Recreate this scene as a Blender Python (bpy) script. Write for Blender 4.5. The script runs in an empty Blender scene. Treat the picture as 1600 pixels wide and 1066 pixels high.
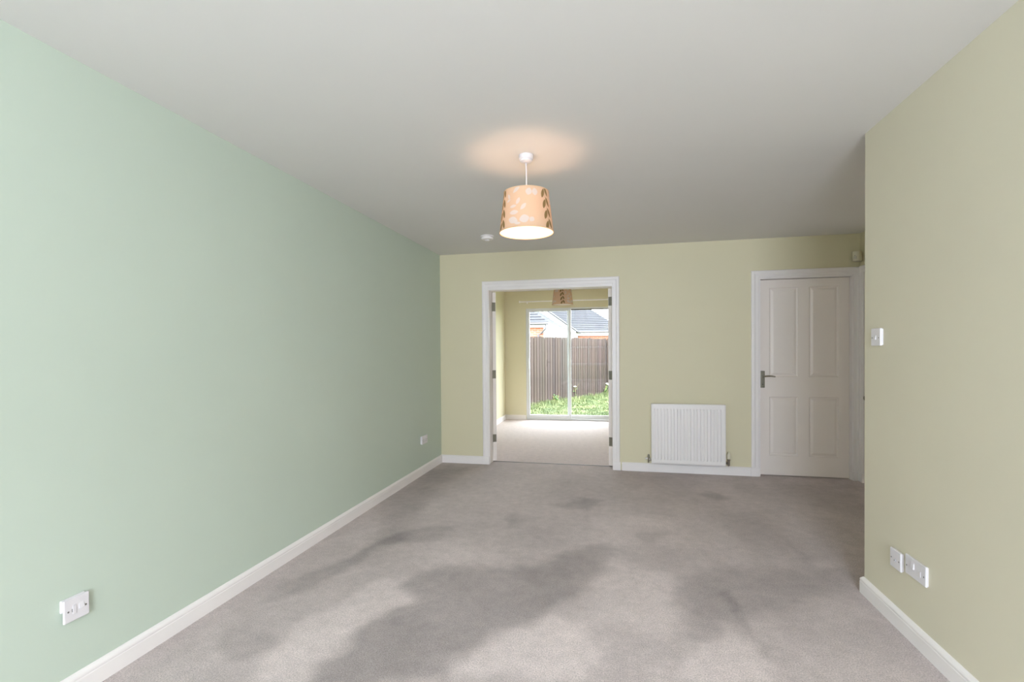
import bpy, bmesh, math, random
import numpy as np
from mathutils import Matrix, Vector
random.seed(7)
rng = np.random.RandomState(7)
C = bpy.context.scene.collection
S = bpy.context.scene
PI = math.pi

# ------------------------------------------------------------------ camera
FOC, YAW, PITCH, ROLL, CX, CY, CAMH = 748.45, 0.214586, -0.012011, -0.007222, 800.0, 557.69, 1.28593
fw = Vector((-math.sin(YAW)*math.cos(PITCH), math.cos(YAW)*math.cos(PITCH), math.sin(PITCH)))
rt = Vector((math.cos(YAW), math.sin(YAW), 0)); up = rt.cross(fw)
r2 = rt*math.cos(ROLL) + up*math.sin(ROLL); u2 = -rt*math.sin(ROLL) + up*math.cos(ROLL)
cd = bpy.data.cameras.new('camera'); cam = bpy.data.objects.new('camera', cd); C.objects.link(cam)
M = Matrix.Identity(4)
for i in range(3):
    M[i][0] = r2[i]; M[i][1] = u2[i]; M[i][2] = -fw[i]
M[0][3], M[1][3], M[2][3] = 0, 0, CAMH
cam.matrix_world = M
cd.sensor_width = 36; cd.lens = FOC/1600*36; cd.shift_x = 0; cd.shift_y = (CY-533)/1600
cd.clip_start = .05; cd.clip_end = 400
S.camera = cam

# ------------------------------------------------------------------ sky, exposure
SKY = 16.0
S.view_settings.view_transform = 'Standard'; S.view_settings.look = 'None'
S.view_settings.gamma = 1; S.view_settings.use_curve_mapping = False
S.view_settings.exposure = 0.0
W = bpy.data.worlds.new('sky'); S.world = W; W.use_nodes = True
nt = W.node_tree; bg = nt.nodes['Background']
bg.inputs['Strength'].default_value = SKY; bg.inputs['Color'].default_value = (.86, .93, 1, 1)
S.cycles.use_denoising = True
S.cycles.max_bounces = 12; S.cycles.diffuse_bounces = 8; S.cycles.transparent_max_bounces = 12
S.cycles.sample_clamp_indirect = 6
try: S.cycles.use_light_tree = True
except Exception: pass

def area(name, loc, rot, sx, sy, power, col=(1, 1, 1), portal=False, spread=180):
    l = bpy.data.lights.new(name, 'AREA'); l.shape = 'RECTANGLE'; l.size = sx; l.size_y = sy
    l.energy = power; l.color = col; l.spread = math.radians(spread)
    if portal: l.cycles.is_portal = True
    o = bpy.data.objects.new(name, l); C.objects.link(o); o.location = loc; o.rotation_euler = rot
    return o
area('front_window_portal', (-.42, -2.74, 1.42), (math.radians(90), 0, 0), 2.9, 1.5, 1, portal=True)
area('patio_portal', (-.85, 8.97, 1.05), (math.radians(-90), 0, 0), 1.65, 2.1, 1, portal=True)
area('window_fill', (.385, -2.52, 1.45), (math.radians(90), 0, 0), 1.4, 1.35, 114, (.76, .86, 1.0), spread=140)  # added area lamp just inside the front window, boosting its daylight
area('bounce_fill', (-1.05, -1.35, 1.55), (math.radians(180), 0, 0), .9, .6, 38, (.80, .875, 1.0))  # added up-facing fill lamp behind the camera, bounced off the ceiling

# ------------------------------------------------------------------ materials
def lin(c):
    return tuple(((v/255)/12.92 if v/255 <= .04045 else ((v/255+.055)/1.055)**2.4) for v in c) + (1,)
def mat(name, rgb, rough=.5, var=0, scale=6, bump=0, bscale=200, metal=0, spec=.5, trans=0, stretch=None):
    m = bpy.data.materials.new(name); m.use_nodes = True; n = m.node_tree.nodes; l = m.node_tree.links
    b = n['Principled BSDF']; b.inputs['Roughness'].default_value = rough; b.inputs['Metallic'].default_value = metal
    b.inputs['Specular IOR Level'].default_value = spec
    base = lin(rgb); b.inputs['Base Color'].default_value = base
    tc = n.new('ShaderNodeTexCoord'); vec = tc.outputs['Object']
    if stretch:
        mp = n.new('ShaderNodeMapping'); mp.inputs['Scale'].default_value = stretch; l.new(vec, mp.inputs['Vector']); vec = mp.outputs[0]
    nz = n.new('ShaderNodeTexNoise'); nz.inputs['Scale'].default_value = scale; nz.inputs['Detail'].default_value = 5
    l.new(vec, nz.inputs['Vector'])
    rp = n.new('ShaderNodeMapRange'); rp.inputs['From Min'].default_value = .3; rp.inputs['From Max'].default_value = .7
    v = max(var, .01)
    rp.inputs['To Min'].default_value = 1-v; rp.inputs['To Max'].default_value = 1+v
    l.new(nz.outputs['Fac'], rp.inputs['Value'])
    mx = n.new('ShaderNodeVectorMath'); mx.operation = 'SCALE'; mx.inputs[0].default_value = base[:3]
    l.new(rp.outputs[0], mx.inputs['Scale']); l.new(mx.outputs[0], b.inputs['Base Color'])
    if bump:
        n2 = n.new('ShaderNodeTexNoise'); n2.inputs['Scale'].default_value = bscale; n2.inputs['Detail'].default_value = 3
        l.new(tc.outputs['Object'], n2.inputs['Vector'])
        bp = n.new('ShaderNodeBump'); bp.inputs['Strength'].default_value = bump; bp.inputs['Distance'].default_value = .002
        l.new(n2.outputs['Fac'], bp.inputs['Height']); l.new(bp.outputs[0], b.inputs['Normal'])
    return m
M_MINT = mat('mint_paint', (197, 209, 196), .55, .012, 1.5, .08, 160, spec=.25)
M_YEL = mat('pale_yellow_paint', (219, 212, 183), .55, .012, 1.5, .08, 160, spec=.25)
M_YEL2 = mat('pale_yellow_window_lit', (218, 212, 191), .55, .015, 1.5, .08, 160, spec=.25)  # same yellow paint with the bluer window light mixed into its colour
M_CEIL = mat('ceiling_paint', (224, 222, 220), .7, .01, 1.2, .05, 120, spec=.15)
M_GLOSS = mat('white_gloss_paint', (244, 236, 231), .2, .01, 3, .03, 60)
M_TRIM = mat('white_satin_trim', (240, 235, 234), .38, .015, 4, .03, 60)
M_RAD = mat('radiator_enamel', (240, 236, 234), .35, .01, 3)
M_PLAST = mat('white_switch_plastic', (226, 222, 226), .3, .01, 3)
M_UPVC = mat('white_window_plastic', (222, 224, 226), .35, .01, 3)
M_DARK = mat('dark_slot', (40, 38, 36), .6)
M_SCREW = mat('screw_steel', (130, 128, 124), .4, metal=.7)
M_STEEL = mat('brushed_steel', (140, 136, 124), .38, .05, 40, metal=.8)
M_CHROME = mat('chrome', (190, 186, 176), .18, metal=1)
M_CREAM = mat('cream_plastic', (214, 208, 186), .4)
M_GROUND = mat('paving_concrete', (96, 94, 92), .9, .1, 3)
M_FASCIA = mat('white_fascia', (226, 226, 224), .5)
M_RENDER = mat('white_render', (190, 190, 190), .8, .02, 3, .1, 60)
M_GUTTER = mat('grey_gutter', (92, 88, 92), .5)
M_TILE = mat('grey_roof_tile', (46, 46, 51), .7, .12, 2.2)
M_WOOD = mat('weathered_fence_wood', (60, 49, 45), .85, .28, 3, .3, 60, stretch=(9, 9, .7))
def vary_wood(m):
    n = m.node_tree.nodes; l = m.node_tree.links; b = n['Principled BSDF']; src = b.inputs['Base Color'].links[0].from_socket
    oi = n.new('ShaderNodeObjectInfo'); r = n.new('ShaderNodeValToRGB'); e = r.color_ramp.elements
    e[0].position = 0; e[0].color = (.72, .66, .68, 1); e[1].position = 1; e[1].color = (1.3, 1.24, 1.3, 1)
    for p, c in ((.3, (1.05, 1.08, .9, 1)), (.5, (.95, .86, .88, 1)), (.7, (1.15, 1.1, .92, 1))):
        q = e.new(p); q.color = c
    l.new(oi.outputs['Random'], r.inputs['Fac']); v = n.new('ShaderNodeVectorMath'); v.operation = 'MULTIPLY'
    l.new(src, v.inputs[0]); l.new(r.outputs[0], v.inputs[1]); l.new(v.outputs[0], b.inputs['Base Color'])
vary_wood(M_WOOD)
M_SOIL = mat('soil_lawn', (72, 92, 38), .95, .3, 5)
M_STEM = mat('dry_stem', (170, 160, 96), .8)
M_LEAF = mat('weed_leaf', (96, 140, 74), .6, .2, 20)
M_PETAL = mat('cream_petal', (236, 232, 206), .6)

def grass_mat():
    m = bpy.data.materials.new('grass_blades'); m.use_nodes = True; n = m.node_tree.nodes; l = m.node_tree.links
    b = n['Principled BSDF']; b.inputs['Roughness'].default_value = .6
    g = n.new('ShaderNodeNewGeometry'); nz = n.new('ShaderNodeTexNoise'); nz.inputs['Scale'].default_value = 2.2; nz.inputs['Detail'].default_value = 6
    l.new(g.outputs['Position'], nz.inputs['Vector'])
    r = n.new('ShaderNodeValToRGB'); r.color_ramp.elements[0].color = lin((80, 97, 54)); r.color_ramp.elements[1].color = lin((130, 137, 90))
    r.color_ramp.elements[0].position = .35; r.color_ramp.elements[1].position = .68
    l.new(nz.outputs['Fac'], r.inputs['Fac']); l.new(r.outputs[0], b.inputs['Base Color'])
    return m
M_GRASS = grass_mat()

def brick_mat():
    m = bpy.data.materials.new('orange_brick'); m.use_nodes = True; n = m.node_tree.nodes; l = m.node_tree.links
    b = n['Principled BSDF']; b.inputs['Roughness'].default_value = .85
    tc = n.new('ShaderNodeTexCoord'); sp = n.new('ShaderNodeSeparateXYZ'); l.new(tc.outputs['Object'], sp.inputs[0])
    ad = n.new('ShaderNodeMath'); l.new(sp.outputs[0], ad.inputs[0]); l.new(sp.outputs[1], ad.inputs[1])
    cb = n.new('ShaderNodeCombineXYZ'); l.new(ad.outputs[0], cb.inputs[0]); l.new(sp.outputs[2], cb.inputs[1])
    br = n.new('ShaderNodeTexBrick'); br.inputs['Scale'].default_value = 1; br.inputs['Brick Width'].default_value = .225
    br.inputs['Row Height'].default_value = .075; br.inputs['Mortar Size'].default_value = .008
    br.inputs['Color1'].default_value = lin((178, 108, 84)); br.inputs['Color2'].default_value = lin((164, 94, 72)); br.inputs['Mortar'].default_value = lin((176, 156, 142))
    l.new(cb.outputs[0], br.inputs['Vector']); l.new(br.outputs['Color'], b.inputs['Base Color'])
    return m
M_BRICK = brick_mat()

def glass_mat():
    m = bpy.data.materials.new('window_glass'); m.use_nodes = True; n = m.node_tree.nodes; l = m.node_tree.links
    n.clear(); o = n.new('ShaderNodeOutputMaterial'); mx = n.new('ShaderNodeMixShader')
    t = n.new('ShaderNodeBsdfTransparent'); t.inputs[0].default_value = (.97, .98, .975, 1)
    g = n.new('ShaderNodeBsdfGlossy'); g.inputs['Roughness'].default_value = 0.0
    f = n.new('ShaderNodeFresnel'); ge = n.new('ShaderNodeNewGeometry')
    ir = n.new('ShaderNodeMapRange'); ir.inputs['To Min'].default_value = 1.5; ir.inputs['To Max'].default_value = 1/1.5
    l.new(ge.outputs['Backfacing'], ir.inputs['Value']); l.new(ir.outputs[0], f.inputs['IOR'])
    l.new(f.outputs[0], mx.inputs[0]); l.new(t.outputs[0], mx.inputs[1]); l.new(g.outputs[0], mx.inputs[2]); l.new(mx.outputs[0], o.inputs[0])
    return m
M_GLASS = glass_mat()

def carpet_mat():
    m = bpy.data.materials.new('grey_twist_carpet'); m.use_nodes = True; n = m.node_tree.nodes; l = m.node_tree.links
    b = n['Principled BSDF']; b.inputs['Roughness'].default_value = .95; b.inputs['Specular IOR Level'].default_value = .1
    b.inputs['Sheen Weight'].default_value = .15; b.inputs['Sheen Roughness'].default_value = .5
    at = n.new('ShaderNodeAttribute'); at.attribute_name = 'pile'
    tc = n.new('ShaderNodeTexCoord')
    f1 = n.new('ShaderNodeTexNoise'); f1.inputs['Scale'].default_value = 170; f1.inputs['Detail'].default_value = 4; f1.inputs['Roughness'].default_value = .75
    l.new(tc.outputs['Object'], f1.inputs['Vector'])
    f2 = n.new('ShaderNodeTexNoise'); f2.inputs['Scale'].default_value = 16; f2.inputs['Detail'].default_value = 8; f2.inputs['Roughness'].default_value = .78
    l.new(tc.outputs['Object'], f2.inputs['Vector'])
    def mr(src, a, c, lo, hi):
        r = n.new('ShaderNodeMapRange'); r.inputs['From Min'].default_value = a; r.inputs['From Max'].default_value = c
        r.inputs['To Min'].default_value = lo; r.inputs['To Max'].default_value = hi; l.new(src, r.inputs['Value']); return r.outputs[0]
    def mul(a, c):
        q = n.new('ShaderNodeMath'); q.operation = 'MULTIPLY'; l.new(a, q.inputs[0]); l.new(c, q.inputs[1]); return q.outputs[0]
    k = mul(mul(mr(f1.outputs['Fac'], .33, .67, .66, 1.34), mr(f2.outputs['Fac'], .3, .7, .86, 1.14)), mr(at.outputs['Fac'], 0, 1, .52, 1.44))
    v = n.new('ShaderNodeVectorMath'); v.operation = 'SCALE'; v.inputs[0].default_value = lin((195, 183, 181))[:3]
    l.new(k, v.inputs['Scale']); l.new(v.outputs[0], b.inputs['Base Color'])
    bp = n.new('ShaderNodeBump'); bp.inputs['Strength'].default_value = .6; bp.inputs['Distance'].default_value = .006
    l.new(f1.outputs['Fac'], bp.inputs['Height']); l.new(bp.outputs[0], b.inputs['Normal'])
    return m
M_CARPET = carpet_mat()

# ------------------------------------------------------------------ helpers
class MB:
    def __init__(s): s.v = []; s.f = []
    def add(s, vs, fs):
        k = len(s.v); s.v += [tuple(v) for v in vs]; s.f += [tuple(i+k for i in f) for f in fs]; return s
    def box(s, x0, x1, y0, y1, z0, z1):
        vs = [(x, y, z) for z in (z0, z1) for y in (y0, y1) for x in (x0, x1)]
        return s.add(vs, [(0, 2, 3, 1), (4, 5, 7, 6), (0, 1, 5, 4), (2, 6, 7, 3), (0, 4, 6, 2), (1, 3, 7, 5)])
    def lathe(s, prof, seg=32, c=(0, 0, 0), axis='z', cap=True):
        vs = []; fs = []; n = len(prof)
        for i in range(seg):
            a = 2*PI*i/seg
            for r, h in prof:
                p = (r*math.cos(a), r*math.sin(a), h)
                if axis == 'x': p = (p[2], p[0], p[1])
                if axis == 'y': p = (p[1], p[2], p[0])
                vs.append((c[0]+p[0], c[1]+p[1], c[2]+p[2]))
        for i in range(seg):
            j = (i+1) % seg
            for k in range(n-1): fs.append((i*n+k, j*n+k, j*n+k+1, i*n+k+1))
        if cap:
            if prof[0][0] > 1e-6: fs.append(tuple(i*n for i in range(seg))[::-1])
            if prof[-1][0] > 1e-6: fs.append(tuple(i*n+n-1 for i in range(seg)))
        return s.add(vs, fs)
    def tube(s, pts, r, seg=12):
        pts = [Vector(p) for p in pts]; vs = []; fs = []; n = len(pts)
        rr = r if isinstance(r, (list, tuple)) else [r]*n
        for i, p in enumerate(pts):
            t = (pts[min(i+1, n-1)]-pts[max(i-1, 0)]).normalized()
            a = Vector((0, 0, 1)) if abs(t.z) < .9 else Vector((1, 0, 0))
            u = t.cross(a).normalized(); w = t.cross(u)
            for k in range(seg):
                an = 2*PI*k/seg; vs.append(p+u*math.cos(an)*rr[i]+w*math.sin(an)*rr[i])
        for i in range(n-1):
            for k in range(seg):
                k2 = (k+1) % seg; fs.append((i*seg+k, i*seg+k2, (i+1)*seg+k2, (i+1)*seg+k))
        fs.append(tuple(range(seg))[::-1]); fs.append(tuple((n-1)*seg+k for k in range(seg)))
        return s.add(vs, fs)
    def sweep(s, prof, path, outs):
        """closed profile (a,b) swept along path; outs[i] = (A vector, B vector) at each path point"""
        n = len(prof); vs = []; fs = []
        for p, (A, B) in zip(path, outs):
            for a, b in prof: vs.append(Vector(p)+Vector(A)*a+Vector(B)*b)
        for i in range(len(path)-1):
            for k in range(n):
                k2 = (k+1) % n; fs.append((i*n+k, i*n+k2, (i+1)*n+k2, (i+1)*n+k))
        fs.append(tuple(range(n))[::-1]); fs.append(tuple((len(path)-1)*n+k for k in range(n)))
        return s.add(vs, fs)
    def build(s, name, m, parent=None, bevel=0, smooth=False, seg=2, **tags):
        me = bpy.data.meshes.new(name); me.from_pydata(s.v, [], s.f); me.update()
        bm = bmesh.new(); bm.from_mesh(me); bmesh.ops.recalc_face_normals(bm, faces=bm.faces); bm.to_mesh(me); bm.free()
        o = bpy.data.objects.new(name, me); C.objects.link(o); me.materials.append(m)
        if bevel:
            b = o.modifiers.new('bevel', 'BEVEL'); b.width = bevel; b.segments = seg; b.limit_method = 'ANGLE'
        if smooth:
            me.polygons.foreach_set('use_smooth', [True]*len(me.polygons)); 
            e = o.modifiers.new('edges', 'EDGE_SPLIT'); e.split_angle = math.radians(35)
        if parent: o.parent = parent
        for k, v in tags.items(): o[k] = v
        return o
def thing(name, label, cat, loc=(0, 0, 0), rz=0, group=None, kind=None):
    o = bpy.data.objects.new(name, None); C.objects.link(o); o.location = loc; o.rotation_euler = (0, 0, rz)
    o.empty_display_size = .1
    if label: o['label'] = label
    if cat: o['category'] = cat
    if group: o['group'] = group
    if kind: o['kind'] = kind
    return o
def struct(mb, name, m, label=None, parent=None, **k):
    o = mb.build(name, m, parent, **k)
    o['kind'] = 'structure'
    if label: o['label'] = label
    return o

# ------------------------------------------------------------------ room shell
XL, YB, XR, YR, H = -1.993, 5.255, 1.266, 2.833, 2.4
YF = -2.6; YD = 5.395; YP = 8.80; XDL = -2.05; XDR = .50; XS = 2.31
# floor with pile attribute
def make_floor():
    polys = [
(-1.0, 0.06, [(-1.17, 2.5), (-0.94, 2.71), (-0.65, 2.7), (-0.39, 2.85), (-0.26, 3.05), (-0.12, 3.27), (-0.06, 3.17), (-0.1, 2.78), (-0.17, 2.6), (-0.32, 2.33), (-0.47, 2.14), (-0.59, 1.99), (-0.65, 1.87), (-0.68, 1.74), (-1.11, 1.66), (-1.14, 1.77), (-1.15, 1.98), (-1.07, 2.26)]) ,
(0.9, 0.05, [(-1.4, 2.15), (-1.29, 2.48), (-1.17, 2.5), (-1.07, 2.26), (-1.15, 1.98), (-1.14, 1.77), (-1.12, 1.65), (-1.38, 1.6), (-1.47, 1.81)]) ,
(1.0, 0.06, [(-0.47, 2.13), (-0.24, 2.29), (-0.13, 2.24), (-0.09, 2.03), (-0.16, 1.85), (-0.67, 1.75), (-0.63, 1.87), (-0.57, 2.0)]) ,
(0.6, 0.08, [(-0.05, 3.02), (0.31, 2.86), (0.32, 2.59), (0.26, 2.32), (0.11, 2.21), (-0.1, 2.28), (-0.15, 2.5), (-0.07, 2.79)]) ,
(-0.8, 0.08, [(0.35, 2.87), (0.6, 3.05), (0.98, 3.1), (1.35, 3.05), (1.09, 2.78), (0.69, 2.43), (0.41, 2.35), (0.3, 2.3), (0.29, 2.49)]) ,
(-0.7, 0.03, [(0.57, 2.64), (0.63, 2.65), (0.64, 2.29), (0.67, 2.12), (0.61, 2.24)]) ,
(0.8, 0.05, [(0.32, 2.23), (0.51, 2.37), (0.61, 2.24), (0.59, 2.01), (0.33, 1.95), (0.24, 2.03)]) ,
(-0.9, 0.05, [(-1.77, 2.34), (-1.68, 2.66), (-1.64, 2.98), (-1.39, 3.33), (-1.23, 3.36), (-1.18, 3.04), (-1.51, 2.9), (-1.56, 2.65), (-1.57, 2.28), (-1.74, 2.13)]) ,
(-0.6, 0.03, [(-1.7, 1.68), (-1.71, 1.86), (-1.55, 1.91), (-1.47, 1.85), (-1.54, 1.7)]) ,
(-1.0, 0.05, [(-0.55, 3.96), (-0.35, 4.21), (-0.1, 4.18), (-0.29, 3.89)]) ,
(-0.7, 0.05, [(-0.83, 3.56), (-0.74, 3.68), (-0.59, 3.55), (-0.71, 3.45), (-0.81, 3.31)]) ,
(-0.9, 0.06, [(0.71, 4.55), (0.87, 4.62), (0.96, 4.48), (0.78, 4.36)]) ,
(-0.6, 0.06, [(0.08, 3.36), (0.27, 3.58), (0.37, 3.46), (0.2, 3.29)]) ,
(-0.8, 0.12, [(-2.03, 3.92), (-1.93, 5.08), (-1.54, 5.16), (-1.65, 4.54), (-1.64, 3.73), (-1.36, 2.97), (-1.57, 2.93)]) ,
(-0.6, 0.05, [(1.11, 3.53), (1.07, 3.14), (1.16, 3.02), (1.37, 3.14), (1.16, 3.14)]) ,
(0.5, 0.15, [(-1.27, 2.78), (-1.11, 3.02), (-0.72, 2.89), (-0.35, 3.17), (-0.02, 3.88), (0.41, 3.82), (0.4, 3.32), (-0.02, 3.18), (-0.4, 2.89), (-0.92, 2.73)]) ,
(-0.4, 0.1, [(1.15, 4.84), (2.28, 5.12), (1.9, 4.26), (1.21, 4.28)]) ,  # alcove corner patch, partly shade put into the pile tone
(-0.5, 0.1, [(0.82, 4.05), (1.17, 4.11), (1.11, 3.26), (0.81, 3.11)]) ,
]
    st = .025
    xs = np.arange(XL-.02, XS+.03, st); ys = np.arange(YF, YD+.02, st)
    X, Y = np.meshgrid(xs, ys)
    rs = np.random.RandomState(3)
    def vnoise(X, Y, sc, seed):
        r = np.random.RandomState(seed); g = r.rand(64, 64)
        a = X*sc+20; b = Y*sc+20; i = np.floor(a).astype(int); j = np.floor(b).astype(int); fx = a-i; fy = b-j
        fx = fx*fx*(3-2*fx); fy = fy*fy*(3-2*fy)
        G = lambda p, q: g[p % 64, q % 64]
        return (G(i, j)*(1-fx)+G(i+1, j)*fx)*(1-fy)+(G(i, j+1)*(1-fx)+G(i+1, j+1)*fx)*fy
    wx = sum((vnoise(X, Y, s, 10+k)-.5)*a for k, (s, a) in enumerate(((3, .12), (7, .07), (16, .035))))
    wy = sum((vnoise(X, Y, s, 20+k)-.5)*a for k, (s, a) in enumerate(((3, .12), (7, .07), (16, .035))))
    PX, PY = X+wx, Y+wy
    V = np.zeros_like(X)
    for amt, soft, pts in polys:
        p = np.array(pts); n = len(p); inside = np.zeros(X.shape, bool); dist = np.full(X.shape, 9.)
        for k in range(n):
            x0, y0 = p[k]; x1, y1 = p[(k+1) % n]
            c = ((y0 > PY) != (y1 > PY)) & (PX < (x1-x0)*(PY-y0)/((y1-y0) or 1e-9)+x0); inside ^= c
            dx, dy = x1-x0, y1-y0; t = np.clip(((PX-x0)*dx+(PY-y0)*dy)/(dx*dx+dy*dy+1e-12), 0, 1)
            dist = np.minimum(dist, np.hypot(PX-x0-t*dx, PY-y0-t*dy))
        sd = np.where(inside, dist, -dist); w = np.clip(.5+sd/(2*soft), 0, 1); w = w*w*(3-2*w)
        V += amt*w*.36
    V += (vnoise(PX, PY*.7, 2.2, 31)-.5)*.22+(vnoise(PX, PY, 6, 32)-.5)*.16+(vnoise(PX*1.2, PY*.8, 14, 33)-.5)*.10
    V = np.clip(.5+V*.8, 0, 1)
    ny, nx = X.shape
    vs = np.stack([X, Y, np.zeros_like(X)], -1).reshape(-1, 3)
    idx = np.arange(nx*ny).reshape(ny, nx)
    q = np.stack([idx[:-1, :-1], idx[:-1, 1:], idx[1:, 1:], idx[1:, :-1]], -1).reshape(-1, 4)
    me = bpy.data.meshes.new('floor'); me.from_pydata(vs.tolist(), [], q.tolist()); me.materials.append(M_CARPET)
    a = me.attributes.new('pile', 'FLOAT', 'POINT'); a.data.foreach_set('value', V.reshape(-1).astype(np.float32))
    o = bpy.data.objects.new('floor', me); C.objects.link(o); o['kind'] = 'structure'
    o['label'] = 'grey twist pile carpet with darker trodden patches and some painted shade across the living room'
    return o
make_floor()
mb = MB().box(XDL-.05, XDR+.05, YD+.018, YP+.02, -.03, 0)
o = struct(mb, 'floor', M_CARPET, 'pale grey carpet of the dining room beyond the double doorway')
a = o.data.attributes.new('pile', 'FLOAT', 'POINT'); a.data.foreach_set('value', [.62]*len(o.data.vertices))
struct(MB().box(-1.41, -.045, YD-.004, YD+.022, -.03, .0015), 'trim_1', mat('threshold_strip', (70, 66, 64), .7), 'thin dark carpet join strip in the double doorway')
struct(MB().box(XL-.18, 2.72, YF-.14, YP+.2, H, H+.1), 'ceiling', M_CEIL, 'smooth white painted ceiling')
struct(MB().box(XL-.12, XL, YF-.14, YB, 0, H), 'wall_left', M_MINT, 'long mint green painted wall')
w = MB()
w.box(XL-.12, -1.43, YB, YD, 0, H).box(-1.43, -.025, YB, YD, 2.012, H).box(-.025, 1.40, YB, YD, 0, H).box(1.40, 2.26, YB, YD, 2.01, H).box(2.26, 2.45, YB, YD, 0, H)
struct(w, 'wall_back', M_YEL, 'pale yellow end wall with the double doorway and the white door')
struct(MB().box(XR, 2.45, YF-.14, YR, 0, H), 'wall_right', M_YEL2, 'near pale yellow wall with the light switch, ending at an outside corner')
w = MB().box(XS, 2.45, YR, 4.33, 0, H).box(XS, 2.45, 4.33, 5.165, 2.01, H).box(XS, 2.45, 5.165, YB, 0, H)
struct(w, 'wall_alcove', M_YEL, 'short alcove wall beyond the outside corner, with a cupboard door')
# front wall behind the camera with its window
w = MB().box(XL-.12, -1.88, YF-.14, YF, 0, H).box(-1.88, 1.05, YF-.14, YF, 0, .70).box(-1.88, 1.05, YF-.14, YF, 2.16, H).box(1.05, XR, YF-.14, YF, 0, H)
struct(w, 'wall_front', M_YEL)
struct(MB().box(XDL-.12, XDL, YD, YP, 0, H), 'wall_dining_left', M_YEL, 'left wall of the dining room, pale yellow')
struct(MB().box(XDR, XDR+.12, YD, YP, 0, H), 'wall_dining_right', M_YEL)
w = MB().box(XDL-.12, -1.65, YP, YP+.2, 0, H).box(-1.65, -.045, YP, YP+.2, 2.075, H).box(-.045, XDR+.12, YP, YP+.2, 0, H).box(-1.65, -.045, YP, YP+.2, -.15, .0)
struct(w, 'wall_dining_back', M_YEL, 'far wall of the dining room around the patio door')

# hall behind the closed door and the cupboard, so that no daylight leaks round the leaves
w = MB().box(.62, 2.7, 6.4, 6.5, 0, H).box(2.6, 2.7, YR, 6.4, 0, H).box(.62, 2.6, YD+.03, 6.4, -.03, -.001).box(2.45, 2.6, YR, YD+.03, -.03, -.001).box(2.45, 2.7, YR-.1, YR, 0, H)
struct(w, 'wall_hall', M_YEL)
# ------------------------------------------------------------------ skirting and architraves
SK = [(0, 0), (.016, 0), (.016, .060), (.0145, .0625), (.0145, .066), (.0155, .0685), (.0150, .074), (.0120, .0795), (.0075, .084), (.004, .0875), (0, .0885)]
def skirt(name, pts, outs, label=None):
    m_ = MB(); m_.sweep(SK, [(x, y, 0) for x, y in pts], [((a, b, 0), (0, 0, 1)) for a, b in outs])
    return struct(m_, name, M_TRIM, label)
skirt('baseboard_left', [(XL, YF), (XL, YB)], [(1, 0), (1, -1)], 'white skirting board under the mint green wall')
skirt('baseboard_back', [(XL, YB), (-1.497, YB)], [(1, -1), (0, -1)], 'short white skirting board left of the double doorway')
skirt('baseboard_back', [(.052, YB), (1.335, YB)], [(0, -1), (0, -1)], 'white skirting board under the radiator')
skirt('baseboard_right', [(XR, YF), (XR, YR), (2.31, YR)], [(-1, 0), (-1, 1), (0, 1)], 'white moulded skirting board under the near right wall')
skirt('baseboard_alcove', [(XS, 4.25), (XS, YR)], [(-1, 0), (-1, 0)])
skirt('baseboard_front', [(XR, YF), (XL, YF)], [(0, 1), (0, 1)])
skirt('baseboard_dining_left', [(XDL, YD), (XDL, YP)], [(1, 0), (1, -1)], 'white skirting board along the left dining room wall')
skirt('baseboard_dining_back', [(XDL, YP), (-1.655, YP)], [(1, -1), (0, -1)], 'short white skirting board left of the patio door')
skirt('baseboard_dining_right', [(XDR, YP), (XDR, YD)], [(-1, 0), (-1, 0)])
AR = [(0, 0), (0, .011), (.003, .013), (.030, .0135), (.034, .0150), (.040, .0190), (.048, .0205), (.060, .0205), (.066, .0185), (.070, .012), (.070, 0)]
def arch(x0, x1, ztop, y, sgn, name, label, plinth=True):
    """architrave round an opening in a wall at Y=y; x0,x1,ztop are its inner edges; sgn=-1 faces the living room"""
    e = thing(name, label, None, kind='structure')
    N = (0, sgn, 0)
    z0 = .09 if plinth else 0
    path = [(x0, y, z0), (x0, y, ztop)]; MB().sweep(AR, path, [((-1, 0, 0), N), ((-1, 0, 1), N)]).build('architrave_side', M_TRIM, e)
    MB().sweep(AR, [(x1, y, z0), (x1, y, ztop)], [((1, 0, 0), N), ((1, 0, 1), N)]).build('architrave_side', M_TRIM, e)
    MB().sweep(AR, [(x0, y, ztop), (x1, y, ztop)], [((-1, 0, 1), N), ((1, 0, 1), N)]).build('architrave_head', M_TRIM, e)
    if plinth:
        for a, b in ((x0-.077, x0+.004), (x1-.004, x1+.077)):
            MB().box(a, b, y, y+sgn*.022, 0, .09).build('plinth_block', M_TRIM, e, bevel=.003)
    return e
a1 = arch(-1.418, -.037, 2.006, YB, -1, 'trim_2', 'white architrave round the double doorway to the dining room')
MB().box(-1.43, -1.41, YB, YD, 0, 1.975).build('jamb', M_TRIM, a1); MB().box(-.045, -.025, YB, YD, 0, 1.975).build('jamb', M_TRIM, a1)
MB().box(-1.43, -.025, YB, YD, 1.975, 2.012).build('jamb_head', M_TRIM, a1)
a2 = arch(1.403, 2.245, 2.007, YB, -1, 'trim_3', 'white architrave round the four panel door')
MB().box(1.40, 1.42, YB, YD, 0, 1.992).build('jamb', M_TRIM, a2); MB().box(2.24, 2.26, YB, YD, 0, 1.992).build('jamb', M_TRIM, a2)
MB().box(1.40, 2.26, YB, YD, 1.992, 2.01).build('jamb_head', M_TRIM, a2)
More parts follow.
